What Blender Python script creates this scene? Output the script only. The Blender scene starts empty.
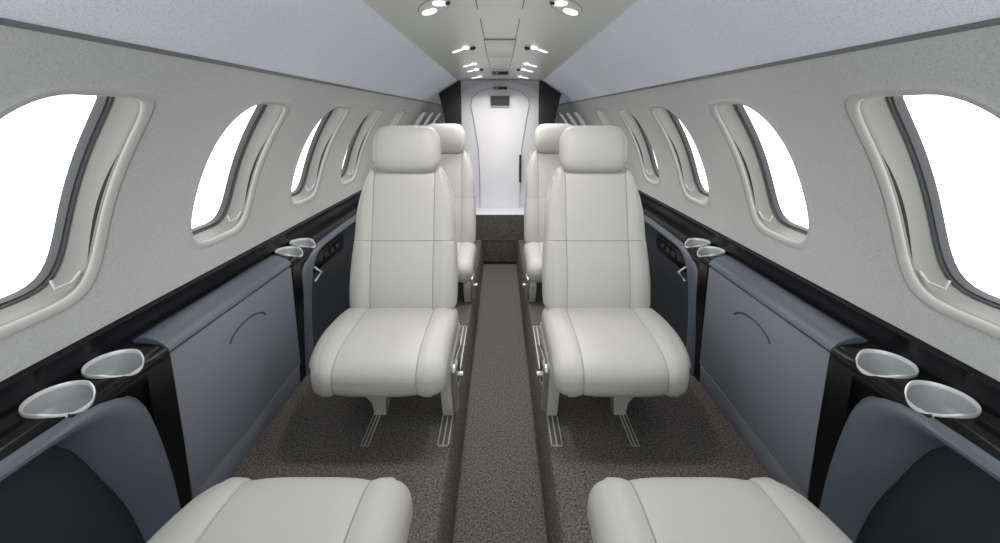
import bpy, bmesh, math
from mathutils import Vector, Matrix
C = bpy.context.scene.collection
PI = math.pi
ZC = 1.13            # camera height over the aisle floor; geometry below is written relative to eye level
FLOOR = -0.93        # side floor, relative to the eye
AISLE = -1.13        # dropped aisle floor

# ------------------------------------------------------------------ materials
def new_mat(name):
    m = bpy.data.materials.new(name); m.use_nodes = True
    nt = m.node_tree; b = nt.nodes['Principled BSDF']
    return m, nt, b
def mat(name, col, rough=.5, metal=0., bump=None, var=None, spec=.5, coat=0., sheen=0., emit=None):
    """bump=(scale,strength,dist), var=(scale,amount) colour variation"""
    m, nt, b = new_mat(name)
    b.inputs['Base Color'].default_value = (*col, 1)
    b.inputs['Roughness'].default_value = rough
    b.inputs['Metallic'].default_value = metal
    b.inputs['Specular IOR Level'].default_value = spec
    b.inputs['Coat Weight'].default_value = coat
    b.inputs['Sheen Weight'].default_value = sheen
    if emit:
        b.inputs['Emission Color'].default_value = (*emit[0], 1)
        b.inputs['Emission Strength'].default_value = emit[1]
    tc = nt.nodes.new('ShaderNodeTexCoord')
    if var:
        n = nt.nodes.new('ShaderNodeTexNoise'); n.inputs['Scale'].default_value = var[0]; n.inputs['Detail'].default_value = 3
        nt.links.new(tc.outputs['Object'], n.inputs['Vector'])
        r = nt.nodes.new('ShaderNodeValToRGB')
        a = var[1]
        r.color_ramp.elements[0].position = .35; r.color_ramp.elements[1].position = .65
        r.color_ramp.elements[0].color = (*[c*(1-a) for c in col], 1)
        r.color_ramp.elements[1].color = (*[min(1, c*(1+a)) for c in col], 1)
        nt.links.new(n.outputs['Fac'], r.inputs['Fac']); nt.links.new(r.outputs['Color'], b.inputs['Base Color'])
    if bump:
        n = nt.nodes.new('ShaderNodeTexNoise'); n.inputs['Scale'].default_value = bump[0]; n.inputs['Detail'].default_value = 2
        nt.links.new(tc.outputs['Object'], n.inputs['Vector'])
        bp = nt.nodes.new('ShaderNodeBump'); bp.inputs['Strength'].default_value = bump[1]; bp.inputs['Distance'].default_value = bump[2]
        nt.links.new(n.outputs['Fac'], bp.inputs['Height']); nt.links.new(bp.outputs['Normal'], b.inputs['Normal'])
    return m
def weave_mat(name, col, amount=.06, scale=600):
    """woven wall fabric: two crossing fine waves plus noise"""
    m, nt, b = new_mat(name)
    b.inputs['Roughness'].default_value = .85; b.inputs['Specular IOR Level'].default_value = .25
    b.inputs['Sheen Weight'].default_value = .1
    tc = nt.nodes.new('ShaderNodeTexCoord')
    mp = nt.nodes.new('ShaderNodeMapping'); mp.inputs['Scale'].default_value = (1, 1, 1)
    nt.links.new(tc.outputs['Object'], mp.inputs['Vector'])
    v = nt.nodes.new('ShaderNodeTexVoronoi'); v.inputs['Scale'].default_value = scale*.55
    n = nt.nodes.new('ShaderNodeTexNoise'); n.inputs['Scale'].default_value = scale*.35; n.inputs['Detail'].default_value = 4
    n2 = nt.nodes.new('ShaderNodeTexNoise'); n2.inputs['Scale'].default_value = 2.5
    for k in (v, n, n2): nt.links.new(mp.outputs['Vector'], k.inputs['Vector'])
    mx = nt.nodes.new('ShaderNodeMath'); mx.operation = 'ADD'
    nt.links.new(v.outputs['Distance'], mx.inputs[0]); nt.links.new(n.outputs['Fac'], mx.inputs[1])
    r = nt.nodes.new('ShaderNodeValToRGB')
    r.color_ramp.elements[0].position = .45; r.color_ramp.elements[1].position = 1.0
    r.color_ramp.elements[0].color = (*[c*(1-amount) for c in col], 1)
    r.color_ramp.elements[1].color = (*[min(1, c*(1+amount)) for c in col], 1)
    nt.links.new(mx.outputs[0], r.inputs['Fac']); nt.links.new(r.outputs['Color'], b.inputs['Base Color'])
    bp = nt.nodes.new('ShaderNodeBump'); bp.inputs['Strength'].default_value = .25; bp.inputs['Distance'].default_value = .001
    nt.links.new(mx.outputs[0], bp.inputs['Height']); nt.links.new(bp.outputs['Normal'], b.inputs['Normal'])
    return m
def carpet_mat(name, dark, light):
    m, nt, b = new_mat(name)
    b.inputs['Roughness'].default_value = .95; b.inputs['Specular IOR Level'].default_value = .1
    tc = nt.nodes.new('ShaderNodeTexCoord')
    v = nt.nodes.new('ShaderNodeTexVoronoi'); v.inputs['Scale'].default_value = 190
    n = nt.nodes.new('ShaderNodeTexNoise'); n.inputs['Scale'].default_value = 170; n.inputs['Detail'].default_value = 4; n.inputs['Roughness'].default_value = .7
    for k in (v, n): nt.links.new(tc.outputs['Object'], k.inputs['Vector'])
    r = nt.nodes.new('ShaderNodeValToRGB')
    r.color_ramp.elements[0].position = .38; r.color_ramp.elements[1].position = .66
    r.color_ramp.elements[0].color = (*dark, 1); r.color_ramp.elements[1].color = (*light, 1)
    nt.links.new(n.outputs['Fac'], r.inputs['Fac']); nt.links.new(r.outputs['Color'], b.inputs['Base Color'])
    bp = nt.nodes.new('ShaderNodeBump'); bp.inputs['Strength'].default_value = .6; bp.inputs['Distance'].default_value = .003
    nt.links.new(v.outputs['Distance'], bp.inputs['Height']); nt.links.new(bp.outputs['Normal'], b.inputs['Normal'])
    return m
M = {}
M['wall'] = weave_mat('wall_fabric', (.465, .47, .468), .15)
M['upper'] = weave_mat('headliner_fabric', (.71, .76, .83), .13)
M['ceiling'] = mat('ceiling_gloss', (.72, .745, .71), .3, spec=.5)
M['bezel'] = mat('window_bezel', (.50, .50, .475), .6)
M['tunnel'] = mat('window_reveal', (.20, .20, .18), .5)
M['gasket'] = mat('window_gasket', (.035, .037, .04), .5)
M['slit'] = mat('shade_slot', (.006, .006, .006), .8)
M['trimgrey'] = mat('trim_grey', (.16, .165, .17), .45)
M['piano'] = mat('piano_black', (.006, .005, .006), .22, spec=.2)
M['rail'] = mat('rail_black', (.007, .007, .009), .22, spec=.25)
M['blue'] = mat('slate_leather', (.09, .108, .135), .42, bump=(420, .12, .0006))
M['bluepanel'] = mat('slate_panel', (.18, .192, .225), .5, bump=(420, .12, .0006))
M['pull'] = mat('pull_edge', (.05, .055, .065), .5)
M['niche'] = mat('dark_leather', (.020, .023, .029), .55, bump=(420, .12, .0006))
M['leather'] = mat('seat_leather', (.455, .447, .422), .5, bump=(300, .10, .0007))
M['seam'] = mat('seat_seam', (.42, .41, .385), .7)
M['plastic'] = mat('seat_plastic', (.46, .46, .43), .4)
M['metal'] = mat('brushed_metal', (.50, .51, .50), .38, metal=.85)
M['chrome'] = mat('satin_chrome', (.78, .79, .78), .38, metal=.5)
M['cupin'] = mat('cup_liner', (.40, .43, .44), .5, metal=.35)
M['track'] = mat('track_metal', (.62, .61, .50), .4, metal=.5)
M['dark'] = mat('dark_plastic', (.02, .02, .022), .5)
M['base'] = mat('seat_base', (.10, .10, .10), .5)
M['carpet'] = carpet_mat('carpet', (.052, .048, .044), (.21, .194, .184))
M['carpet2'] = carpet_mat('carpet_aisle', (.045, .041, .038), (.17, .157, .147))
M['door'] = mat('door_laminate', (.84, .83, .86), .35)
M['bulk'] = mat('bulkhead_panel', (.66, .66, .70), .4)
M['charcoal'] = mat('charcoal_panel', (.014, .014, .017), .7)
M['lens'] = mat('lamp_lens', (.9, .9, .88), .3, emit=((1, .99, .97), .9))
M['screen'] = mat('grille', (.05, .055, .065), .45)
M['icon'] = mat('icon_white', (.7, .7, .7), .5)
M['hull'] = mat('hull_skin', (.25, .25, .25), .8)
M['jointgrey'] = mat('joint_grey', (.30, .30, .31), .6)
g, nt, b = new_mat('pane_glass')
nt.nodes.remove(b); out = nt.nodes['Material Output']
tr = nt.nodes.new('ShaderNodeBsdfTransparent'); gl = nt.nodes.new('ShaderNodeBsdfGlossy'); gl.inputs['Roughness'].default_value = .03
mx = nt.nodes.new('ShaderNodeMixShader'); mx.inputs[0].default_value = .06
nt.links.new(tr.outputs[0], mx.inputs[1]); nt.links.new(gl.outputs[0], mx.inputs[2]); nt.links.new(mx.outputs[0], out.inputs[0])
M['glass'] = g

# ------------------------------------------------------------------ mesh helpers
class MB:
    def __init__(s): s.v = []; s.f = []; s.m = []
    def add(s, vs, fs, mi=0):
        o = len(s.v); s.v += [tuple(v) for v in vs]
        for i, f in enumerate(fs):
            s.f.append([o+k for k in f]); s.m.append(mi[i] if isinstance(mi, list) else mi)
    def box(s, x0, x1, y0, y1, z0, z1, mi=0, bev=0):
        if bev:
            bm = bmesh.new(); bmesh.ops.create_cube(bm, size=1)
            for v in bm.verts: v.co = Vector(((x0+x1)/2+v.co.x*(x1-x0), (y0+y1)/2+v.co.y*(y1-y0), (z0+z1)/2+v.co.z*(z1-z0)))
            bmesh.ops.bevel(bm, geom=bm.edges[:], offset=bev, segments=3, affect='EDGES', profile=.5)
            bm.verts.ensure_lookup_table()
            s.add([v.co[:] for v in bm.verts], [[v.index for v in f.verts] for f in bm.faces], mi); bm.free(); return
        vs = [(x, y, z) for x in (x0, x1) for y in (y0, y1) for z in (z0, z1)]
        s.add(vs, [(0,1,3,2),(4,6,7,5),(0,4,5,1),(2,3,7,6),(0,2,6,4),(1,5,7,3)], mi)
    def grid(s, rows, mi=0, closed_u=False, closed_v=False):
        n = len(rows); k = len(rows[0]); vs = [p for r in rows for p in r]; fs = []
        for i in range(n if closed_u else n-1):
            for j in range(k if closed_v else k-1):
                a = i*k+j; b_ = i*k+(j+1) % k; c = ((i+1) % n)*k+(j+1) % k; d = ((i+1) % n)*k+j
                fs.append((a, b_, c, d))
        s.add(vs, fs, mi)
    def fan(s, ring, mi=0):
        c = [sum(p[i] for p in ring)/len(ring) for i in range(3)]
        n = len(ring); s.add(list(ring)+[c], [(i, (i+1) % n, n) for i in range(n)], mi)
    def tube(s, pts, r, mi=0, seg=10, flat=1.0, closed=False):
        P = [Vector(p) for p in pts]; rows = []; n = len(P)
        for i, p in enumerate(P):
            if closed: t = (P[(i+1) % n]-P[i-1]).normalized()
            else: t = (P[min(i+1, n-1)]-P[max(i-1, 0)]).normalized()
            up = Vector((0, 0, 1)) if abs(t.z) < .9 else Vector((0, 1, 0))
            a = t.cross(up).normalized(); b_ = a.cross(t).normalized()
            rr = r[i] if isinstance(r, (list, tuple)) else r
            rows.append([tuple(p+a*math.cos(2*PI*k/seg)*rr*flat+b_*math.sin(2*PI*k/seg)*rr) for k in range(seg)])
        s.grid(rows, mi, closed_u=closed, closed_v=True)
        if not closed: s.fan(rows[0], mi); s.fan(rows[-1], mi)
    def prism(s, poly, axis, a, b_, mi=0, bev=0):
        """poly in the two other axes extruded along axis from a to b_"""
        def pt(p, t): return (t, p[0], p[1]) if axis == 0 else ((p[0], t, p[1]) if axis == 1 else (p[0], p[1], t))
        bm = bmesh.new(); n = len(poly)
        A = [bm.verts.new(pt(p, a)) for p in poly]; B = [bm.verts.new(pt(p, b_)) for p in poly]
        bm.faces.new(A); bm.faces.new(B[::-1])
        for i in range(n): bm.faces.new((A[i], B[i], B[(i+1) % n], A[(i+1) % n]))
        bmesh.ops.recalc_face_normals(bm, faces=bm.faces[:])
        if bev: bmesh.ops.bevel(bm, geom=bm.edges[:], offset=bev, segments=2, affect='EDGES', profile=.5, clamp_overlap=True)
        bm.verts.index_update()
        s.add([v.co[:] for v in bm.verts], [[v.index for v in f.verts] for f in bm.faces], mi); bm.free()
    def mirror(s): s.v = [(-x, y, z) for x, y, z in s.v]; return s
    def build(s, name, mats, parent=None, origin=None, smooth=True, angle=40, weld=True):
        if not isinstance(mats, (list, tuple)): mats = [mats]
        vs = [Vector((x, y, z+ZC)) for x, y, z in s.v]
        if parent is not None: o0 = parent_origin(parent)
        elif origin is not None: o0 = Vector(origin)
        else:
            mn = Vector([min(v[i] for v in vs) for i in range(3)]); mxx = Vector([max(v[i] for v in vs) for i in range(3)])
            o0 = Vector(((mn.x+mxx.x)/2, (mn.y+mxx.y)/2, mn.z))
        me = bpy.data.meshes.new(name)
        me.from_pydata([v-o0 for v in vs], [], s.f)
        for m_ in mats: me.materials.append(M[m_] if isinstance(m_, str) else m_)
        for p, mi in zip(me.polygons, s.m): p.material_index = mi
        bm = bmesh.new(); bm.from_mesh(me)
        if weld: bmesh.ops.remove_doubles(bm, verts=bm.verts[:], dist=1e-5)
        bmesh.ops.recalc_face_normals(bm, faces=bm.faces[:])
        ca = math.radians(angle)
        for f in bm.faces: f.smooth = smooth
        for e in bm.edges:
            if len(e.link_faces) == 2 and e.calc_face_angle(0) > ca: e.smooth = False
        bm.to_mesh(me); bm.free()
        o = bpy.data.objects.new(name, me); C.objects.link(o)
        if parent is not None: o.parent = parent
        else: o.location = o0
        o['_o'] = list(o0) if parent is None else list(o0)
        return o
def parent_origin(p): return Vector(p['_o'])
def thing(name, label, cat, x, y, z, group=None):
    o = bpy.data.objects.new(name, None); C.objects.link(o); o.location = (x, y, z+ZC); o['_o'] = [x, y, z+ZC]
    o.empty_display_size = .05
    tag(o, label, cat, group); return o
def tag(o, label, cat, group=None):
    o['label'] = label; o['category'] = cat
    if group: o['group'] = group
    return o
def struct(o, label=None):
    o['kind'] = 'structure'
    if label: o['label'] = label
    return o
def sempty(name, x, y, z, label=None):
    o = bpy.data.objects.new(name, None); C.objects.link(o); o.location = (x, y, z+ZC); o['_o'] = [x, y, z+ZC]
    o.empty_display_size = .05; struct(o, label); return o

def drill(o, centres, r, z0, z1):
    """cut round pockets out of a closed mesh"""
    bm = bmesh.new()
    for cx, cy in centres:
        ring = [[bm.verts.new((cx+r*math.cos(a), cy+r*math.sin(a), z+ZC)) for a in [2*PI*k/40 for k in range(40)]] for z in (z0, z1)]
        bm.faces.new(ring[0]); bm.faces.new(ring[1])
        for k in range(40): bm.faces.new((ring[0][k], ring[0][(k+1) % 40], ring[1][(k+1) % 40], ring[1][k]))
    bmesh.ops.recalc_face_normals(bm, faces=bm.faces[:])
    me = bpy.data.meshes.new('cutter'); bm.to_mesh(me); bm.free()
    c = bpy.data.objects.new('cutter', me); C.objects.link(c)
    md = o.modifiers.new('b', 'BOOLEAN'); md.operation = 'DIFFERENCE'; md.solver = 'EXACT'; md.use_self = True; md.object = c
    bpy.context.view_layer.update()
    dg = bpy.context.evaluated_depsgraph_get()
    new = bpy.data.meshes.new_from_object(o.evaluated_get(dg)); o.modifiers.clear()
    bm = bmesh.new(); bm.from_mesh(new)
    for f in bm.faces: f.smooth = True
    for e in bm.edges: e.smooth = not (len(e.link_faces) == 2 and e.calc_face_angle(0) > math.radians(40))
    bm.to_mesh(new); bm.free(); o.data = new
    bpy.data.objects.remove(c)
def chaikin(P, n=2, closed=True):
    for _ in range(n):
        Q = []; N = len(P)
        for i in range(N if closed else N-1):
            a = P[i]; b_ = P[(i+1) % N]
            Q.append(tuple(.75*a[k]+.25*b_[k] for k in range(len(a)))); Q.append(tuple(.25*a[k]+.75*b_[k] for k in range(len(a))))
        if not closed: Q = [P[0]]+Q+[P[-1]]
        P = Q
    return P
def resample(P, n, closed=True):
    Q = P+[P[0]] if closed else P
    L = [0]
    for i in range(len(Q)-1): L.append(L[-1]+math.dist(Q[i], Q[i+1]))
    out = []
    for k in range(n):
        t = L[-1]*k/(n if closed else n-1); i = 0
        while i < len(L)-2 and L[i+1] < t: i += 1
        u = (t-L[i])/max(1e-9, L[i+1]-L[i]); out.append(tuple(Q[i][j]+(Q[i+1][j]-Q[i][j])*u for j in range(len(P[0]))))
    return out
def near_seg(p, spine):
    best = None
    for i in range(len(spine)-1):
        a = Vector(spine[i]); b_ = Vector(spine[i+1]); d = b_-a
        t = max(0, min(1, (Vector(p)-a).dot(d)/d.length_squared)); q = a+d*t
        dd = (q-Vector(p)).length
        if best is None or dd < best[0]: best = (dd, q)
    return best

def pad(mb, profile, spine, hw, r, xc=0, wf=None, seams_x=(), seams_p=(), bulge=.004, n=96, groove=.0022, mid=0, seam_mi=1, flip=1, rnd=2, y0=0, sy=1, xclamp=None, gw=.0020):
    """upholstered pad: closed (v,z) profile swept across x with rounded ends, grooves at seams."""
    prof = resample(chaikin(profile, rnd), n)
    # insert seam points along the profile (seams_p: functions of point -> bool handled through nearest index)
    sp = set()
    for q in seams_p:
        j = min(range(n), key=lambda i: math.dist(prof[i], q)); sp.add(j)
    if sp:
        np_ = []; flags = []
        for i, p in enumerate(prof):
            if i in sp:
                a = prof[i-1]; c = prof[(i+1) % n]
                la = math.dist(a, p); lc = math.dist(c, p)
                np_.append(tuple(p[k]+(a[k]-p[k])*min(.8, gw/la) for k in (0, 1))); flags.append(0)
                np_.append(p); flags.append(1)
                np_.append(tuple(p[k]+(c[k]-p[k])*min(.8, gw/lc) for k in (0, 1))); flags.append(0)
            else: np_.append(p); flags.append(0)
        prof = np_
    else: flags = [0]*n
    xs = []
    ne = 9
    for k in range(ne+1):
        xs.append(-hw + r*(1-math.sin(PI/2*k/ne)))
    xs = sorted(set(round(x, 6) for x in xs) | set(round(-x, 6) for x in xs))
    m = 14
    for k in range(1, m): xs.append(-(hw-r)+2*(hw-r)*k/m)
    for s_ in seams_x: xs = [x for x in xs if abs(x-s_) > gw*1.3]; xs += [s_-gw, s_, s_+gw]
    xs = sorted(xs)
    sset = [min(range(len(xs)), key=lambda i: abs(xs[i]-s_)) for s_ in seams_x]
    edges = [-hw]+sorted(seams_x)+[hw]
    rows = []
    nr = [near_seg(p, spine) for p in prof]
    for i, x in enumerate(xs):
        d = max(0, abs(x)-(hw-r)); e = r-math.sqrt(max(0, r*r-d*d))
        # puff between seams
        bz = 0
        for a, c in zip(edges, edges[1:]):
            if a <= x <= c: bz = bulge*(1-((2*x-a-c)/(c-a))**4)
        row = []
        for p, (dd, q), fl in zip(prof, nr, flags):
            off = -e+bz*(1 if d == 0 else .3)
            if i in sset and (seams_x): off -= groove
            if fl and d < r*.9: off -= groove
            k = max(-.98, -off/max(dd, 1e-6))
            k = min(k, .97)
            y = p[0]+(q[0]-p[0])*k; z = p[1]+(q[1]-p[1])*k
            xx = wf((p[0], p[1]), x) if wf else x
            row.append((flip*(xc+xx), y0+sy*y, z))
        rows.append(row)
    k = len(prof); o = len(mb.v); vs = [p for r_ in rows for p in r_]; fs = []; ms = []
    for i in range(len(rows)-1):
        for j in range(k):
            j2 = (j+1) % k
            fs.append((i*k+j, i*k+j2, (i+1)*k+j2, (i+1)*k+j))
            s_ = (i in sset or (i+1) in sset) or flags[j] or flags[j2]
            ms.append(seam_mi if s_ else mid)
    mb.add(vs, fs, ms)
    mb.fan(rows[0], mid); mb.fan(rows[-1], mid)
    return mb

# ------------------------------------------------------------------ fuselage section
R = .80; CZ = -.47
def cyl(y, th, off, s):            # th in radians, s = side (-1 left, +1 right)
    return (s*(R+off)*math.cos(th), y, CZ+(R+off)*math.sin(th))
TH0 = math.radians(3.6); TH1 = math.radians(45.7)
WC = math.radians(24.3); WB = .198       # window mid angle and half height (arc)
WA = .125                                # window half width
YB = [-.13, .38, .8875, 1.3975, 1.9075, 2.425, 3.10, 3.72, 4.19, 4.80]
WY = [.125, .635, 1.138, 1.655, 2.155, 2.69, 3.53, 3.97, 4.46]
Y_REAR = -.60; Y_END = 4.80
NS = 18
def sup(phi, a, b_, n=None):
    c = math.cos(phi); s_ = math.sin(phi)
    fy = .5+.5*math.tanh(c*6); fz = .5+.5*math.tanh(s_*6)     # far / top weights
    n = fz*(fy*7.0+(1-fy)*2.7)+(1-fz)*(fy*4.6+(1-fy)*4.4)
    rr = (abs(c/a)**n+abs(s_/b_)**n)**(-1/n)
    return rr*c, rr*s_
def cell(yc, y0, y1, t0, t1, off):
    """rect boundary samples (dy, arc) around window centre"""
    A0 = (t0-WC)*R; A1 = (t1-WC)*R; B = []
    for k in range(NS): B.append((y0-yc+(y1-y0)*k/NS, A0))
    for k in range(NS): B.append((y1-yc, A0+(A1-A0)*k/NS))
    for k in range(NS): B.append((y1-yc-(y1-y0)*k/NS, A1))
    for k in range(NS): B.append((y0-yc, A1-(A1-A0)*k/NS))
    return B
def ring_from(B, yc, sc, off, s, da=0, db=0):
    out = []
    for (u, v) in B:
        phi = math.atan2(v/WB, u/WA); c = math.cos(phi); s_ = math.sin(phi)
        phi = math.atan2(v, u)
        a, b_ = sup(phi, WA*sc+da, WB*sc+db)
        out.append(cyl(yc+a+lean(b_), WC+b_/R-.006/R*0, off, s))
    return out
def lean(b_): return .014+.052*b_
def mapped(B, yc, off, s): return [cyl(yc+u, WC+v/R, off, s) for u, v in B]
def lerp_rings(B, yc, s, k, off, da):
    out = []
    for (u, v) in B:
        phi = math.atan2(v, u); a, b_ = sup(phi, WA+da, WB+da)
        out.append(cyl(yc+a+lean(b_)*(1-k)+(u-a)*k, WC+(b_+(v-b_)*k)/R, off, s))
    return out

for side, s in (('left', -1), ('right', 1)):
    w = MB()
    for yc, y0, y1 in zip(WY, YB, YB[1:]):
        B = cell(yc, y0, y1, TH0, TH1, 0)
        rings = [mapped(B, yc, 0, s)]+[lerp_rings(B, yc, s, k, 0, .022) for k in (.8, .6, .4, .2, .08, 0)]
        rings += [ring_from(B, yc, 1, -.002, s, .016, .016)]
        w.grid(rings, 0, closed_v=True)
    # plain part behind the camera
    for a, c in ((Y_REAR, YB[0]),):
        w.grid([[cyl(y, TH0+(TH1-TH0)*k/NS, 0, s) for k in range(NS+1)] for y in (a, (a+c)/2, c)])
    struct(w.build('wall_'+side, 'wall'), side+' cabin wall lined in pale grey woven fabric')
    # upper headliner panel from crease to ceiling edge
    u = MB(); TU = 0
    prof = [(.557, .1075), (.5505, .1105), (.545, .1155)]
    for k in range(1, 11):
        t = k/10; prof.append((.545+(.32-.545)*t, .1155+(.262-.1155)*t))
    prof[-1] = (.32, .262)
    u.grid([[(s*x, y, z) for x, z in prof] for y in [Y_REAR+(Y_END-Y_REAR)*k/20 for k in range(21)]])
    struct(u.build('wall_upper_'+side, 'upper'), side+' upper wall panel in blue grey fabric below the ceiling')
    # crease channel trim
    t = MB()
    pr = [(.561, .1005), (.5575, .0995), (.5555, .1025), (.5565, .1065), (.5600, .112), (.570, .114)]
    t.grid([[(s*x, y, z) for x, z in pr] for y in [Y_REAR+(Y_END-Y_REAR)*k/10 for k in range(11)]])
    struct(t.build('trim_1' if s < 0 else 'trim_2', 'trimgrey'), side+' grey channel trim between wall panels')
    # unseen hull added to stop light leaking past the lining, pierced at every window
    h = MB()
    for yc, y0, y1 in zip(WY, YB, YB[1:]):
        B = cell(yc, y0, y1, TH0, TH1, 0)
        h.grid([mapped(B, yc, .070, s)]+[lerp_rings(B, yc, s, k, .070, -.001) for k in (.6, .3, 0)], 0, closed_v=True)
    h.grid([[cyl(y, TH0+(TH1-TH0)*k/NS, .070, s) for k in range(NS+1)] for y in (Y_REAR, YB[0])])
    h.grid([[cyl(y, TH1+(PI/2-TH1)*k/12, .070, s) for k in range(13)] for y in (Y_REAR, 2, Y_END)])
    h.grid([[cyl(y, TH0+(-PI/2-TH0)*k/18, .070, s) for k in range(19)] for y in (Y_REAR, 2, Y_END)])
    struct(h.build('trim_%d' % (41+(s > 0)), 'hull'), side+' unseen outer hull added behind the lining to stop light leaks')
    # windows
    for i, (yc, y0, y1) in enumerate(zip(WY, YB, YB[1:])):
        num = i+1+(0 if s < 0 else len(WY))
        base = cyl(yc, WC-WB/R, 0, s)
        e = sempty('window_%d' % num, base[0], yc, base[2])
        B = cell(yc, y0, y1, TH0, TH1, 0)
        m = MB()   # bezel lip
        m.grid([ring_from(B, yc, 1, o, s, d, d) for d, o in ((.016, -.0012), (.012, -.0015), (.008, -.0010), (.0045, .0002), (.002, .0020), (.0005, .0045), (0, .007))], 0, closed_v=True)
        m.build('window_bezel', 'bezel', e)
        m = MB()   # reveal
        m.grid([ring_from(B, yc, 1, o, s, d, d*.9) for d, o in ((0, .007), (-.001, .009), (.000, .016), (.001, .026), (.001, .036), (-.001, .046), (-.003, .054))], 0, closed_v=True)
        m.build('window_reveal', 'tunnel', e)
        m = MB()
        m.grid([ring_from(B, yc, 1, o, s, d, d*.9) for d, o in ((-.003, .054), (-.0045, .052), (-.006, .0535), (-.0065, .058), (-.008, .0595), (-.0095, .058), (-.010, .062), (-.010, .074))], 0, closed_v=True)
        m.build('window_gasket', 'gasket', e)
        m = MB()
        rings = [ring_from(B, yc, q, .066, s, -.0095*q, -.0095*q) for q in (1, .75, .5, .25)]
        m.grid(rings, 0, closed_v=True); m.fan(rings[-1])
        m.build('window_pane', 'glass', e)
        # dark shade slot, a crescent on the far reveal
        m = MB(); rows = []
        for k in range(25):
            q = k/24; a = -.150+.225*q
            yy, bb = sup(math.atan2(a, WA), WA-.0005, WB-.0005)
            wd = .001+.0085*math.sin(PI*q)**.8
            rows.append([cyl(yc+yy+lean(bb), WC+bb/R, .0085, s), cyl(yc+yy+lean(bb)-.0006, WC+bb/R, .0085+wd, s), cyl(yc+yy+lean(bb)+.004, WC+bb/R, .0085+wd, s), cyl(yc+yy+lean(bb)+.004, WC+bb/R, .0085, s)])
        m.grid(rows, 0, closed_v=True)
        m.build('shade_slot', 'slit', e)
        # shade latch: small bracket at the far lower corner
        m = MB()
        c = Vector(cyl(yc+WA*.80, WC-(WB*.875)/R, .014, s))
        p1 = Vector(cyl(yc+WA*.93, WC-(WB*.80)/R, .014, s)); p2 = Vector(cyl(yc+WA*.60, WC-(WB*.90)/R, .020, s)); p3 = Vector(cyl(yc+WA*.62, WC-(WB*.83)/R, .03, s))
        m.tube([p1, c, p2, p3], .0026, seg=8)
        m.build('shade_latch', 'bezel', e)

# ------------------------------------------------------------------ floor
f = MB()
pr = [(-.80, FLOOR), (-.40, FLOOR), (-.150, FLOOR), (-.145, FLOOR-.003), (-.141, FLOOR-.010), (-.128, AISLE+.004), (-.124, AISLE), (0, AISLE),
      (.124, AISLE), (.128, AISLE+.004), (.141, FLOOR-.010), (.145, FLOOR-.003), (.150, FLOOR), (.40, FLOOR), (.80, FLOOR)]
ys = [Y_REAR+(Y_END-Y_REAR)*k/20 for k in range(21)]
f.grid([[(x, y, z) for x, z in pr] for y in ys])
struct(f.build('floor', 'carpet'), 'brown grey carpet floor with a dropped centre aisle')
# ------------------------------------------------------------------ ceiling
c = MB()
pr = [(-.322, .2615), (-.315, .2645)]+[(x, .2645+.006*(1-(x/.315)**2)) for x in [-.315+.63*k/16 for k in range(1, 16)]]+[(.315, .2645), (.322, .2615)]
c.grid([[(x, y, z) for x, z in pr] for y in ys])
struct(c.build('ceiling', 'ceiling'), 'satin grey green ceiling panel')
ZCE = .268
# ceiling seams: shallow dark joints
def cz(x): return .2645+.006*(1-(x/.315)**2)
k = 0
seams = []
for s in (-1, 1):
    seams += [((s*.0575, .9), (s*.0575, 1.16)), ((s*.056, 1.28), (s*.056, 1.60)), ((s*.056, 2.06), (s*.056, 2.5))]
for (a, b_) in seams:
    m = MB(); m.box(a[0]-.0013, a[0]+.0013, a[1], b_[1], cz(a[0])-.0012, cz(a[0])+.001)
    struct(m.build('trim_%d' % (11+k), 'trimgrey'), 'thin panel joint in the ceiling'); k += 1
m = MB(); m.box(-.056, .056, 1.60, 2.05, .2655, .2685, bev=.0012)
h = thing('ceiling_hatch', 'square pale service hatch in the middle of the cabin ceiling', 'hatch', 0, 1.83, .268)
m.build('hatch_panel', 'ceiling', h)
m = MB()
for x0, x1, y0, y1 in ((-.0585, -.0562, 1.60, 2.05), (.0562, .0585, 1.60, 2.05), (-.0585, .0585, 1.5975, 1.60), (-.0585, .0585, 2.05, 2.054)): m.box(x0, x1, y0, y1, .266, .2695)
m.build('hatch_gap', 'jointgrey', h)

# ------------------------------------------------------------------ far end
def bez_rect(m, x0, x1, z0, z1, ya, yb, r=.01, mi=0, n=5):
    pts = []
    for cx, cy, a0 in ((x1-r, z1-r, 0), (x0+r, z1-r, 90), (x0+r, z0+r, 180), (x1-r, z0+r, 270)):
        for k in range(n+1):
            a = math.radians(a0+90*k/n); pts.append((cx+r*math.cos(a), cy+r*math.sin(a)))
    m.prism(pts, 1, ya, yb, mi)
YD = 3.35
m = MB(); m.box(-.325, .325, YD, YD+.04, AISLE, .268)
struct(m.build('wall_far', 'bulk'), 'pale lavender bulkhead at the far end of the aisle')
# door outline (tapered, arched)
half = [(.160, -.735), (.160, -.45), (.170, -.25), (.205, -.02), (.225, .07), (.215, .13), (.165, .18), (.08, .205), (0, .21)]
outl = [(x, z) for x, z in half]+[(-x, z) for x, z in half[::-1][1:]]
m = MB(); m.prism(outl, 1, YD-.012, YD-.001, bev=.003)
d = sempty('door_1', 0, YD, -.735, 'pale door panel in the far bulkhead')
m.build('door_panel', 'door', d)
m = MB(); m.tube([(x*1.012, YD-.004, z+.002) for x, z in outl], .0022, seg=6)
m.build('door_gasket', 'jointgrey', d)
m = MB(); bez_rect(m, .152, .170, -.52, -.30, YD-.022, YD-.008, .004)
m.build('door_handle', 'dark', d)
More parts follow.
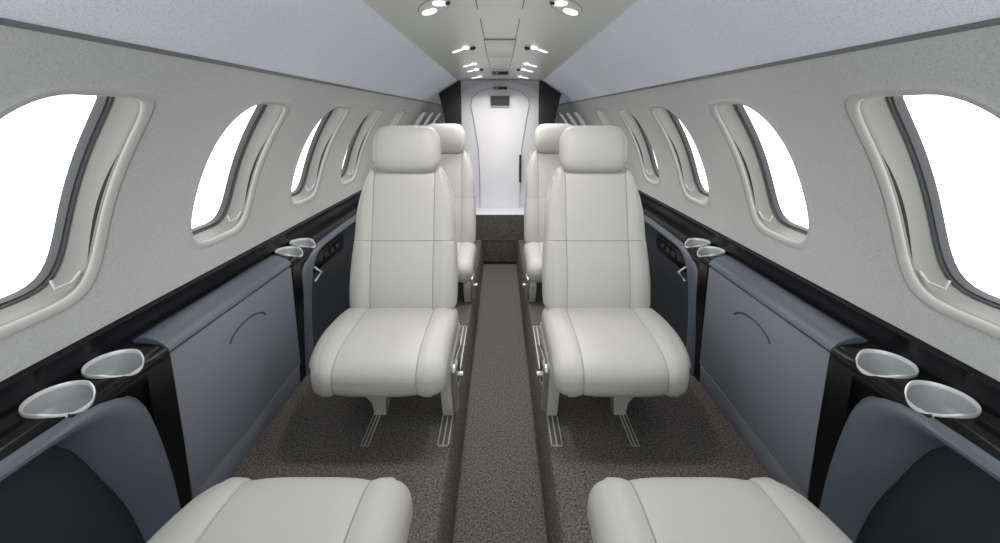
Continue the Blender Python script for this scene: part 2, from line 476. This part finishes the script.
# arch header corners
for s in (-1, 1):
    m = MB(); m.prism([(s*.325, .263), (s*.325, .13), (s*.30, .17), (s*.235, .225), (s*.12, .252), (s*.0, .262), (0, .266)], 1, YD-.05, YD-.002)
    struct(m.build('trim_%d' % (21+(s > 0)), 'bezel'), 'pale arched header corner above the door')
# charcoal partitions each side
for side, s in (('left', -1), ('right', 1)):
    m = MB(); m.prism([(s*.300, FLOOR), (s*.296, .262), (s*.325, .255), (s*.465, .166), (s*.455, .13), (s*.405, -.12), (s*.375, -.3), (s*.37, FLOOR)], 1, 3.285, 3.315, bev=.002)
    struct(m.build('wall_partition_'+side, 'charcoal'), side+' charcoal partition beside the far door')
m = MB(); m.box(-.9, .9, Y_END-.01, Y_END+.02, AISLE, .42)
struct(m.build('wall_end', 'bulk'), 'end wall beyond the partitions')
# carpeted step
m = MB(); m.box(-.30, .30, 3.10, YD, AISLE+.02, -.734, bev=.006); m.box(-.135, .135, 3.094, 3.10, -.935, -.925)
st = thing('carpeted_step', 'brown carpeted step across the end of the aisle below the pale door', 'step', 0, 3.22, AISLE)
m.build('step_body', 'carpet2', st)
m = MB(); m.box(-.30, .30, 3.101, YD, -.7335, -.7305, bev=.001); m.build('sill_plate', 'bulk', st)
m = MB(); m.box(-.139, .139, 3.112, 3.12, AISLE, AISLE+.022); m.build('kick_shadow', 'dark', st)  # dark strip standing in for the shadow at the foot of the step

# signs and speaker
def sign(name, label, y, z0, z1, hw, ya=None):
    e = thing(name, label, 'sign', 0, y, z0)
    m = MB(); bez_rect(m, -hw, hw, z0, z1, y-.012, y, .003); m.build('sign_housing', 'charcoal', e)
    m = MB(); cxs = -hw*.62; zc = (z0+z1)/2; q = (z1-z0)*.26
    # belt symbol (oval with bar) and a cigarette bar in a ring
    m.tube([(cxs-.010+q*1.5*math.cos(a*PI/6), y-.013, zc+q*math.sin(a*PI/6)) for a in range(12)], .0011, seg=6, closed=True)
    m.tube([(cxs+.012+q*1.5*math.cos(a*PI/6), y-.013, zc+q*math.sin(a*PI/6)) for a in range(12)], .0011, seg=6, closed=True)
    m.box(cxs+.006, cxs+.018, y-.0135, y-.0125, zc-.001, zc+.001)
    m.build('sign_symbol', 'icon', e)
sign('cabin_sign', 'black strip sign with pale symbols hanging under the ceiling', 2.66, .2445, .2635, .050)
sign('cabin_sign', 'black strip sign with pale symbols on the bulkhead above the speaker grille', YD-.052, .196, .218, .053)
e = thing('speaker_grille', 'dark grey rectangular grille on the bulkhead above the pale door', 'grille', 0, YD-.02, .075)
m = MB(); bez_rect(m, -.080, .080, .070, .158, YD-.030, YD-.010, .006); m.build('grille_frame', 'bulk', e)
m = MB(); bez_rect(m, -.072, .072, .078, .150, YD-.036, YD-.028, .004)
for q in range(7): m.box(-.066, .066, YD-.038, YD-.035, .084+q*.0095, .087+q*.0095)
m.build('grille_face', 'screen', e)

# ------------------------------------------------------------------ ceiling lamps
def disc(m, cx, cy, z, a, b_, ang, drop, mi=0, n=24, dome=0):
    """elliptic shallow dome hanging under the ceiling"""
    rows = []
    ca, sa = math.cos(ang), math.sin(ang)
    for r_, dz in ((1, 0), (1, -drop), (.9, -drop-dome*.3), (.6, -drop-dome*.8), (.25, -drop-dome)):
        rows.append([(cx+a*r_*math.cos(t)*ca-b_*r_*math.sin(t)*sa, cy+a*r_*math.cos(t)*sa+b_*r_*math.sin(t)*ca, z+dz) for t in [2*PI*k/n for k in range(n)]])
    m.grid(rows, mi, closed_v=True); m.fan(rows[-1], mi)
for side, s in (('left', -1), ('right', 1)):
    e = thing('ceiling_lamp', 'large twin lens ceiling lamp nearest the camera, %s side' % side, 'lamp', s*.165, 1.13, .26, 'large ceiling lamps')
    m = MB(); disc(m, s*.167, 1.135, cz(.16)+.001, .032, .088, -s*.42, .003, dome=.001); m.build('lamp_housing', 'ceiling', e)
    m = MB()
    m.tube([(s*.167+.033*math.cos(t)*math.cos(s*.42)+.089*math.sin(t)*math.sin(s*.42), 1.135-.033*math.cos(t)*math.sin(s*.42)+.089*math.sin(t)*math.cos(s*.42), cz(.16)-.001) for t in [2*PI*k/40 for k in range(40)]], .0011, seg=6, closed=True)
    m.build('lamp_rim', 'jointgrey', e)
    m = MB(); disc(m, s*.146, 1.092, cz(.15)-.002, .017, .020, -s*.4, .003, dome=.003); m.build('lamp_lens', 'lens', e)
    m = MB(); disc(m, s*.184, 1.175, cz(.18)-.002, .014, .036, -s*.55, .003, dome=.003); m.build('lamp_lens', 'lens', e)
    m = MB(); disc(m, s*.126, 1.085, cz(.12)-.001, .006, .006, 0, .006, dome=.002); m.build('air_nozzle', 'dark', e)
    names = ['second', 'third', 'fourth', 'farthest']
    for q, (yy, gas) in enumerate(((1.77, 1), (2.30, 0), (2.57, 1), (3.02, 0))):
        e = thing('reading_lamp', 'slim bright reading lamp, %s from the camera in the %s ceiling row' % (names[q], side), 'lamp', s*.15, yy, .262, 'ceiling reading lamps')
        m = MB(); disc(m, s*.165, yy+.075, cz(.16)+.001, .022, .105, -s*.50, .002, dome=.0005); m.build('lamp_housing', 'ceiling', e)
        m = MB(); disc(m, s*.136, yy, cz(.13)-.001, .013, .018, -s*.5, .005, dome=.004); m.build('lamp_lens', 'lens', e)
        m = MB(); disc(m, s*.178, yy+.085, cz(.17)-.001, .0055, .055, -s*.50, .003, dome=.003); m.build('lamp_strip', 'lens', e)
        if gas:
            m = MB(); disc(m, s*.110, yy+.005, cz(.11)-.0005, .012, .015, 0, .007, dome=.004); m.build('air_nozzle', 'dark', e)

# ------------------------------------------------------------------ side rail, table cabinets, armrest consoles
YM = 1.07      # the club group is mirrored about this station
for side, s in (('left', -1), ('right', 1)):
    # black rail under the wall lining, full length
    m = MB()
    pr = [(.805, -.400), (.7985, -.4150), (.792, -.4195), (.787, -.421), (.789, -.427), (.788, -.447), (.786, -.456), (.786, -.50), (.81, -.50)]
    m.grid([[(s*x, y, z) for x, z in pr] for y in [Y_REAR+(Y_END-Y_REAR)*k/12 for k in range(13)]], closed_v=True)
    struct(m.build('trim_%d' % (31+(s > 0)), 'rail'), side+' black rail between wall lining and side ledge')
    # sheet behind consoles so that nothing shows through
    # --- folding-table cabinet
    e = thing('table_cabinet', 'slate blue side cabinet with arc shaped pull along the %s wall' % side, 'cabinet', s*.72, YM, FLOOR, 'slate side cabinets')
    y0, y1 = .805, 1.335
    m = MB()
    pr = [(.774, -.470), (.772, -.461), (.762, -.4555), (.748, -.4545), (.730, -.459), (.714, -.467), (.703, -.477), (.6985, -.4865), (.702, -.4905), (.774, -.4905)]
    pr = pr
    m.grid([[(s*x, y, z) for x, z in pr] for y in (y0, y0+.002, (y0+y1)/2, y1-.002, y1)], closed_v=True)
    for y in (y0, y1): m.fan([(s*x, y, z) for x, z in pr])
    m.build('padded_top', 'blue', e)
    m = MB(); m.box(*sorted((s*.770, s*.785)), y0, y1, -.50, -.464); m.build('ledge_strip', 'piano', e)
    m = MB(); m.box(*sorted((s*.706, s*.78)), y0, y1, -.495, -.4905); m.build('top_joint', 'dark', e)
    m = MB()
    m.prism([(s*.7005, -.4945), (s*.704, -.855), (s*.735, -.855), (s*.735, -.4945)], 1, y0, y1, bev=.002)
    dr = m.build('table_door', 'bluepanel', e)
    # arc-shaped finger pull with a raised lip
    m = MB(); pts = []
    for k in range(21):
        q = k/20; a = PI*(.06+.88*q)
        pts.append((s*.6995, 1.075+.085*math.cos(a), -.585+.034*math.sin(a)))
    m2 = MB(); m2.tube(pts, .0021, seg=6)
    m2.build('finger_pull', 'pull', dr)
    m = MB()
    m.prism([(s*.708, -.858), (s*.712, FLOOR), (s*.735, FLOOR), (s*.735, -.858)], 1, y0, y1, bev=.001)
    m.build('toe_panel', 'bluepanel', e)
    m = MB(); m.tube([(s*.7055, y0+.02, -.857), (s*.7055, y1-.01, -.857)], .0014, seg=6); m.build('toe_bead', 'metal', e)

    # --- armrest consoles: near (rear) and far one, mirrored in y
    for tag_, q in (('near', 1), ('far', -1)):
        def Y(y): return y if q > 0 else 2*YM-y
        far_lim = -.55 if q > 0 else -.30
        e = thing('armrest_console', ('%s slate armrest console with two cup holders, ' % side)+('closest to the camera' if q > 0 else 'beyond the table cabinet'), 'console', s*.74, Y(.4), FLOOR, 'armrest consoles with cup holders')
        # black top plate and front strip
        m = MB()
        pr = [(.785, -.50), (.784, -.4660), (.740, -.4680), (.718, -.4710), (.705, -.4770), (.6985, -.4870), (.697, -.50), (.700, -.70), (.710, FLOOR), (.73, FLOOR), (.73, -.50)]
        m.prism([(s*x, z) for x, z in pr], 1, Y(.742), Y(.803))
        cups = [(s*.743, Y(cy)) for cy in (.624, .727)]
        drill(m.build('console_body', 'piano', e), cups, .0415, -.502, -.43)
        m = MB()
        pr = [(.785, -.50), (.784, -.4660), (.740, -.4680), (.720, -.4715), (.708, -.4780), (.706, -.50)]
        m.prism([(s*x, z) for x, z in pr], 1, Y(far_lim), Y(.60))
        pr = [(.785, -.512), (.784, -.4660), (.740, -.4680), (.718, -.4710), (.705, -.4770), (.6985, -.4870), (.697, -.50), (.699, -.512)]
        m2 = MB(); m2.prism([(s*x, z) for x, z in pr], 1, Y(.60), Y(.742))
        m2.prism([(s*.785, -.5125), (s*.702, -.5125), (s*.714, -.59), (s*.785, -.59)], 1, Y(.672), Y(.742))
        drill(m2.build('cup_surround', 'piano', e), cups, .0415, -.502, -.43)
        drill(m.build('ledge_plate', 'piano', e), cups, .0415, -.502, -.43)
        # padded arch
        O = [(far_lim, -.474), (.0, -.474), (.4, -.475), (.60, -.478), (.665, -.487), (.712, -.512), (.742, -.56), (.757, -.64), (.766, -.77), (.768, FLOOR)]
        I = [(far_lim, -.504), (.0, -.504), (.38, -.505), (.50, -.507), (.575, -.515), (.62, -.545), (.648, -.60), (.668, -.67), (.688, -.73), (.700, -.80), (.706, FLOOR)]
        O = resample(chaikin(O, 3, False), 60, False); I = resample(chaikin(I, 3, False), 60, False)
        rows = []
        for (oy, oz), (iy, iz) in zip(O, I):
            row = []
            for t, X in ((0, .775), (-.0, .748), (0.02, .720), (.07, .704), (.17, .693), (.33, .687), (.50, .687), (.66, .693), (.80, .703), (.92, .716), (1.0, .732), (1.04, .750), (1.04, .775)):
                row.append((s*X, Y(oy+(iy-oy)*t), oz+(iz-oz)*t))
            rows.append(row)
        m = MB(); m.grid(rows, closed_v=True); m.fan(rows[0]); m.fan(rows[-1]); drill(m.build('padded_arch', 'blue', e), cups, .0415, -.502, -.43)
        # dark recess panel
        m = MB(); rows = []
        for iy in range(31):
            y = far_lim+(.765-far_lim)*iy/30; row = []
            for iz in range(17):
                z = -.505+(FLOOR+.505)*iz/16
                row.append((s*(.752-.030*(iz/16)**2), Y(y), z))
            rows.append(row)
        m.grid(rows); m.build('recess_panel', 'niche', e)
        # control slot inside the recess
        if q < 0:
            m = MB(); yc_ = .40; pts = []
            m.prism([(Y(yc_-.17), -.545), (Y(yc_+.13), -.545), (Y(yc_+.16), -.575), (Y(yc_+.14), -.615), (Y(yc_-.16), -.615), (Y(yc_-.18), -.58)], 0, s*.742, s*.756, bev=.003)
            cp = m.build('control_panel', 'piano', e)
            m = MB()
            for b0 in (-.11, -.05, .01, .07):
                m = MB(); m.box(*sorted((s*.739, s*.744)), *sorted((Y(yc_+b0), Y(yc_+b0+.035))), -.590, -.570, bev=.002)
                m.build('control_button', 'dark', cp)
        # chrome belt hook at the arch corner
        if q < 0:
            m = MB()
            hy = .665
            m.tube([(s*.688, Y(hy), -.548), (s*.672, Y(hy-.020), -.575), (s*.690, Y(hy+.002), -.602)], .0045, seg=8, flat=1.0)
            m.build('belt_hook', 'chrome', e)
        # cup holders
        for cy in (.624, .727):
            rr = .0425; N = 48; rows = []; rim = []
            for k_ in range(N):
                a = 2*PI*k_/N; dip = .002*math.cos(a)-.017*max(0, (-math.cos(a)-.25)/.75)**1.4
                rim.append((a, -.4635+dip))
            def cring(f_, zf): return [(s*.743+s*rr*f_*math.cos(a), Y(cy+rr*1.02*f_*math.sin(a)), zf(z)) for a, z in rim]
            m = MB()
            m.grid([cring(.97, lambda z: z), cring(.93, lambda z: z-.010), cring(.86, lambda z: -.490), cring(.78, lambda z: -.498), cring(.70, lambda z: -.500)], closed_v=True)
            m.fan(cring(.70, lambda z: -.500))
            ch = m.build('cup_holder', 'cupin', e)
            m = MB()
            m.grid([cring(1.00, lambda z: -.478), cring(1.02, lambda z: z-.005), cring(1.04, lambda z: z+.000), cring(1.02, lambda z: z+.0025), cring(.98, lambda z: z+.0022), cring(.955, lambda z: z-.001), cring(.95, lambda z: z-.006)], closed_v=True)
            m.build('cup_rim', 'chrome', ch)
    # continuing side panel beyond the consoles
    m = MB(); m.prism([(s*.72, -.49), (s*.725, FLOOR), (s*.76, FLOOR), (s*.785, -.50), (s*.784, -.468), (s*.745, -.465)], 1, 2.46, 3.8, bev=.003)
    o = m.build('side_panel', 'bluepanel'); tag(o, 'slate lower wall panel behind the far seat, %s side' % side, 'panel')

# ------------------------------------------------------------------ seats
def seat(s, yj, face, label, dz=0, grp=None, xc=.340, leg_f=.18, lean=.148, rise=0):
    """s side, yj = where cushion meets backrest, face -1 towards camera / +1 away; v runs to the front"""
    e = thing('passenger_seat', label, 'seat', s*xc, yj+face*.12, FLOOR, grp)
    # cushion
    m = MB()
    prof = [(-.07, -.655+dz), (.05, -.648+dz), (.16, -.643+dz), (.25, -.646+dz), (.305, -.656+dz), (.335, -.676+dz), (.345, -.700+dz), (.343, -.728+dz), (.334, -.750+dz), (.31, -.760+dz), (.20, -.770+dz), (.0, -.775+dz), (-.07, -.775+dz)]
    spine = [(-.02, -.712+dz), (.285, -.708+dz)]
    def wf(p, x):
        if x <= .115: return x
        v = p[0]; k = 1.38-.35*max(0, (.09-v)/.16)**2-.50*max(0, (v-.12)/.225)**2
        return .115+(x-.115)*k
    pad(m, prof, spine, .192, .042, xc=xc, wf=wf, seams_x=(-.113, .115), seams_p=((.345, -.708+dz), ), flip=s, y0=yj, sy=face, bulge=.006, rnd=2)
    m.build('seat_cushion', ['leather', 'seam'], e)
    # backrest: front face leans back; v negative = behind
    m = MB()
    zb = -.665+dz; zt = -.188+dz*.3-rise*.5
    def fr(t): return -(lean*t)          # v of front face
    prof = []
    for t, bul in ((0, -.004), (.06, .006), (.2, .014), (.35, .012), (.5, .004), (.7, .002), (.9, .0), (.985, -.006), (1.0, -.02)):
        prof.append((fr(t)+bul+.012, zb+(zt-zb)*t))
    prof += [(fr(1)-.07, zt-.005), (fr(.95)-.088, zt-.03), (fr(.5)-.10, zb+(zt-zb)*.5), (fr(0)-.095, zb+.03), (fr(0)-.075, zb)]
    spine = [(fr(.09)-.04, zb+.045), (fr(.91)-.04, zt-.045)]
    def wf(p, x):
        t = max(0, min(1, (p[1]-zb)/(zt-zb)))
        k = 1.0+.05*math.sin(PI*min(1, t*1.8))-.24*t
        if t > .66: k -= .46*((t-.66)/.34)**1.7
        if abs(x) <= .108: return x
        return math.copysign(.108+(abs(x)-.108)*k, x)
    ts = .505
    pad(m, prof, spine, .188, .034, xc=xc, wf=wf, seams_x=(-.108, .108), seams_p=((fr(ts)+.016, zb+(zt-zb)*ts),), flip=s, y0=yj, sy=face, bulge=.005, n=120)
    m.build('backrest', ['leather', 'seam'], e)
    # headrest pillow
    m = MB()
    hb = zt-.006; ht = -.034+dz*.2-rise*.62
    v0 = fr(1)
    prof = [(v0+.022, hb), (v0+.036, hb+.03), (v0+.034, hb+.085), (v0+.012, ht-.012), (v0-.014, ht), (v0-.046, ht-.012), (v0-.062, hb+.07), (v0-.055, hb+.012), (v0-.03, hb-.006)]
    spine = [(v0-.008, hb+.042), (v0-.012, ht-.045)]
    hz = (hb+ht)/2; hh = (ht-hb)/2
    def wfh(p, x):
        t = (p[1]-hz)/hh
        return x*(1-.10*max(0, t)**2.5-.07*max(0, -t)**4)
    pad(m, prof, spine, .119, .034, xc=xc-.008, wf=wfh, flip=s, y0=yj, sy=face, bulge=.004, rnd=3, n=72)
    m.build('headrest', ['leather', 'seam'], e)
    m = MB()
    m.tube([(s*(xc-.112), yj+face*(v0-.005), zt-.002), (s*(xc+.112), yj+face*(v0-.005), zt-.002)], .010, seg=8)
    m.build('headrest_joint', 'seam', e)
    # shell behind the backrest
    m = MB()
    ps = []
    for t in (0, .25, .5, .75, .97): ps.append((fr(t)-.100, zb+(zt-zb)*t))
    rows = []
    for v_, z_ in ps:
        t = (z_-zb)/(zt-zb); hwid = .165*(1-.1*t)
        rows.append([(s*(xc+x*hwid), yj+face*(v_-.012*(1-abs(x)**3)), z_) for x in (-1, -.8, -.4, 0, .4, .8, 1)])
    m.grid(rows); m.build('back_shell', 'plastic', e)
    # frame and legs
    def Yv(v): return yj+face*v
    def bx(m, x0, x1, v0_, v1_, z0, z1, bev=.004):
        m.box(*sorted((s*x0, s*x1)), *sorted((Yv(v0_), Yv(v1_))), z0, z1, bev=bev)
    zc_ = -.772+dz
    m = MB(); bx(m, xc-.155, xc+.15, -.04, .25, zc_-.022, zc_+.01)
    bx(m, xc-.13, xc+.13, -.02, .16, zc_-.05, zc_-.018); m.build('seat_base', 'base', e)
    # inner leg bracket
    m = MB()
    lf = leg_f
    poly = [(Yv(lf+.050), zc_+.02), (Yv(lf+.050), zc_-.01), (Yv(lf+.012), FLOOR+.002), (Yv(lf-.05), FLOOR+.002), (Yv(lf-.06), zc_-.03), (Yv(lf-.05), zc_+.03)]
    m.prism(poly, 0, s*(.146), s*(.182), bev=.005)
    m.build('leg', 'plastic', e)
    m = MB()
    poly = [(Yv(lf+.040), zc_+.045), (Yv(lf+.058), zc_+.03), (Yv(lf+.050), zc_-.02), (Yv(lf+.020), FLOOR+.02), (Yv(lf-.015), FLOOR+.02), (Yv(lf+.005), zc_+.02)]
    m.prism(poly, 0, s*(.132), s*(.1465), bev=.004)
    m.build('leg_cover', 'metal', e)
    m = MB(); cx_ = xc+.04
    top = [(cx_-.036, Yv(.13)), (cx_+.036, Yv(.13)), (cx_+.036, Yv(.22)), (cx_-.036, Yv(.22))]; rows = []
    for f_, z_ in ((1.0, zc_-.005), (1.0, zc_-.03), (.9, zc_-.07), (.6, zc_-.11), (.5, FLOOR+.001)):
        rows.append([(s*(cx_+(x-cx_)*f_), Yv(.15)+(y-Yv(.15))*f_, z_) for x, y in top])
    m.grid(rows, closed_v=True); m.fan(rows[-1]); m.build('leg', 'plastic', e)
    for lx in (xc+.04, .165):      # rear feet down to the tracks
        m = MB(); bx(m, lx-.018, lx+.018, -.05, .02, FLOOR+.001, zc_-.02); m.build('leg', 'base', e)
    # metal side bar and knob
    m = MB()
    x_ = .134
    m.tube([(s*x_, Yv(lf+.02), zc_+.035), (s*x_, Yv(lf-.08), zc_+.015), (s*x_, Yv(-.01), zc_-.028)], [.014, .0125, .010], seg=10, flat=.35)
    m.build('side_bar', 'metal', e)
    m = MB(); m.tube([(s*.145, Yv(lf-.03), zc_-.035), (s*.118, Yv(lf-.03), zc_-.035)], .009, seg=12)
    m.build('recline_knob', 'metal', e)
    # side shell closing the cushion's aisle flank
    m = MB()
    m.prism([(Yv(-.06), zc_+.035), (Yv(.16), zc_+.035), (Yv(.20), zc_+.0), (Yv(.12), zc_-.02), (Yv(-.06), zc_-.05)], 0, s*.147, s*.156, bev=.002)
    m.build('side_shell', 'plastic', e)
    return e
for side, s in (('left', -1), ('right', 1)):
    seat(s, 1.352, -1, 'cream leather seat facing the camera in full view, %s of the aisle' % side, grp='cream cabin seats')
    seat(s, 2.27, -1, 'cream leather seat %s of the aisle, mostly hidden behind a nearer seat' % side, dz=-.045, xc=.326, leg_f=.27, grp='cream cabin seats')
    seat(s, .338, 1, 'nearest cream leather seat on the %s, only its cushion in view' % side, lean=.50, rise=.36, xc=.354, grp='cream cabin seats')
    # floor tracks
    for x0, x1, which in ((.1475, .1815, 'aisle side'), (.378, .402, 'window side')):
        e = thing('seat_track', 'metal rimmed floor track under the %s facing seat, %s' % (side, which), 'track', s*(x0+x1)/2, 1.38, FLOOR, 'seat tracks in the carpet')
        m = MB()
        for xa, xb in ((x0, x0+.0035), (x1-.0035, x1)): m.box(*sorted((s*xa, s*xb)), 1.036, 1.74, FLOOR+.0005, FLOOR+.004)
        for ya in (1.036, 1.7365): m.box(*sorted((s*x0, s*x1)), ya, ya+.0035, FLOOR+.0005, FLOOR+.004)
        m.build('track_rim', 'track', e)
        m = MB(); m.box(*sorted((s*(x0+.003), s*(x1-.003))), 1.038, 1.738, FLOOR-.001, FLOOR+.0015); m.build('track_slot', 'base', e)
        m = MB(); xm = (x0+x1)/2; m.box(*sorted((s*(xm-.0022), s*(xm+.0022))), 1.040, 1.736, FLOOR+.001, FLOOR+.003); m.build('track_bar', 'track', e)

# ------------------------------------------------------------------ light
w = bpy.data.worlds.new('World'); bpy.context.scene.world = w; w.use_nodes = True
bg = w.node_tree.nodes['Background']; bg.inputs[0].default_value = (.97, .985, 1, 1); bg.inputs[1].default_value = 2.3
def area(loc, sx, sy, power, col=(1, .98, .95), rot=(0, 0, 0)):
    l = bpy.data.lights.new('cabin_light', 'AREA'); l.shape = 'RECTANGLE'; l.size = sx; l.size_y = sy; l.energy = power; l.color = col; l.spread = math.radians(150)
    o = bpy.data.objects.new('cabin_light', l); C.objects.link(o); o.location = (loc[0], loc[1], loc[2]+ZC); o.rotation_euler = rot
    o['kind'] = 'structure'
    return o
for s in (-1, 1):
    for yy, p in ((1.13, 1.5), (1.8, 1.6), (2.4, 1.6), (3.0, 1.6)):
        area((s*.165, yy, .252), .05, .09, p)

# ------------------------------------------------------------------ camera
cam = bpy.data.cameras.new('camera'); co = bpy.data.objects.new('camera', cam); C.objects.link(co)
F = 420.; co.location = (0, 0, ZC); pitch = math.atan(89/F)
co.rotation_euler = (PI/2-pitch, 0, 0)
cam.sensor_fit = 'HORIZONTAL'; cam.sensor_width = 36; cam.lens = 36*F/1000; cam.shift_y = -(271.5-205)/1000
cam.clip_start = .01
sc = bpy.context.scene; sc.camera = co
sc.view_settings.view_transform = 'Standard'; sc.view_settings.look = 'None'; sc.view_settings.gamma = 1
sc.view_settings.use_curve_mapping = False; sc.view_settings.exposure = .38
for o in bpy.data.objects:
    if '_o' in o: del o['_o']
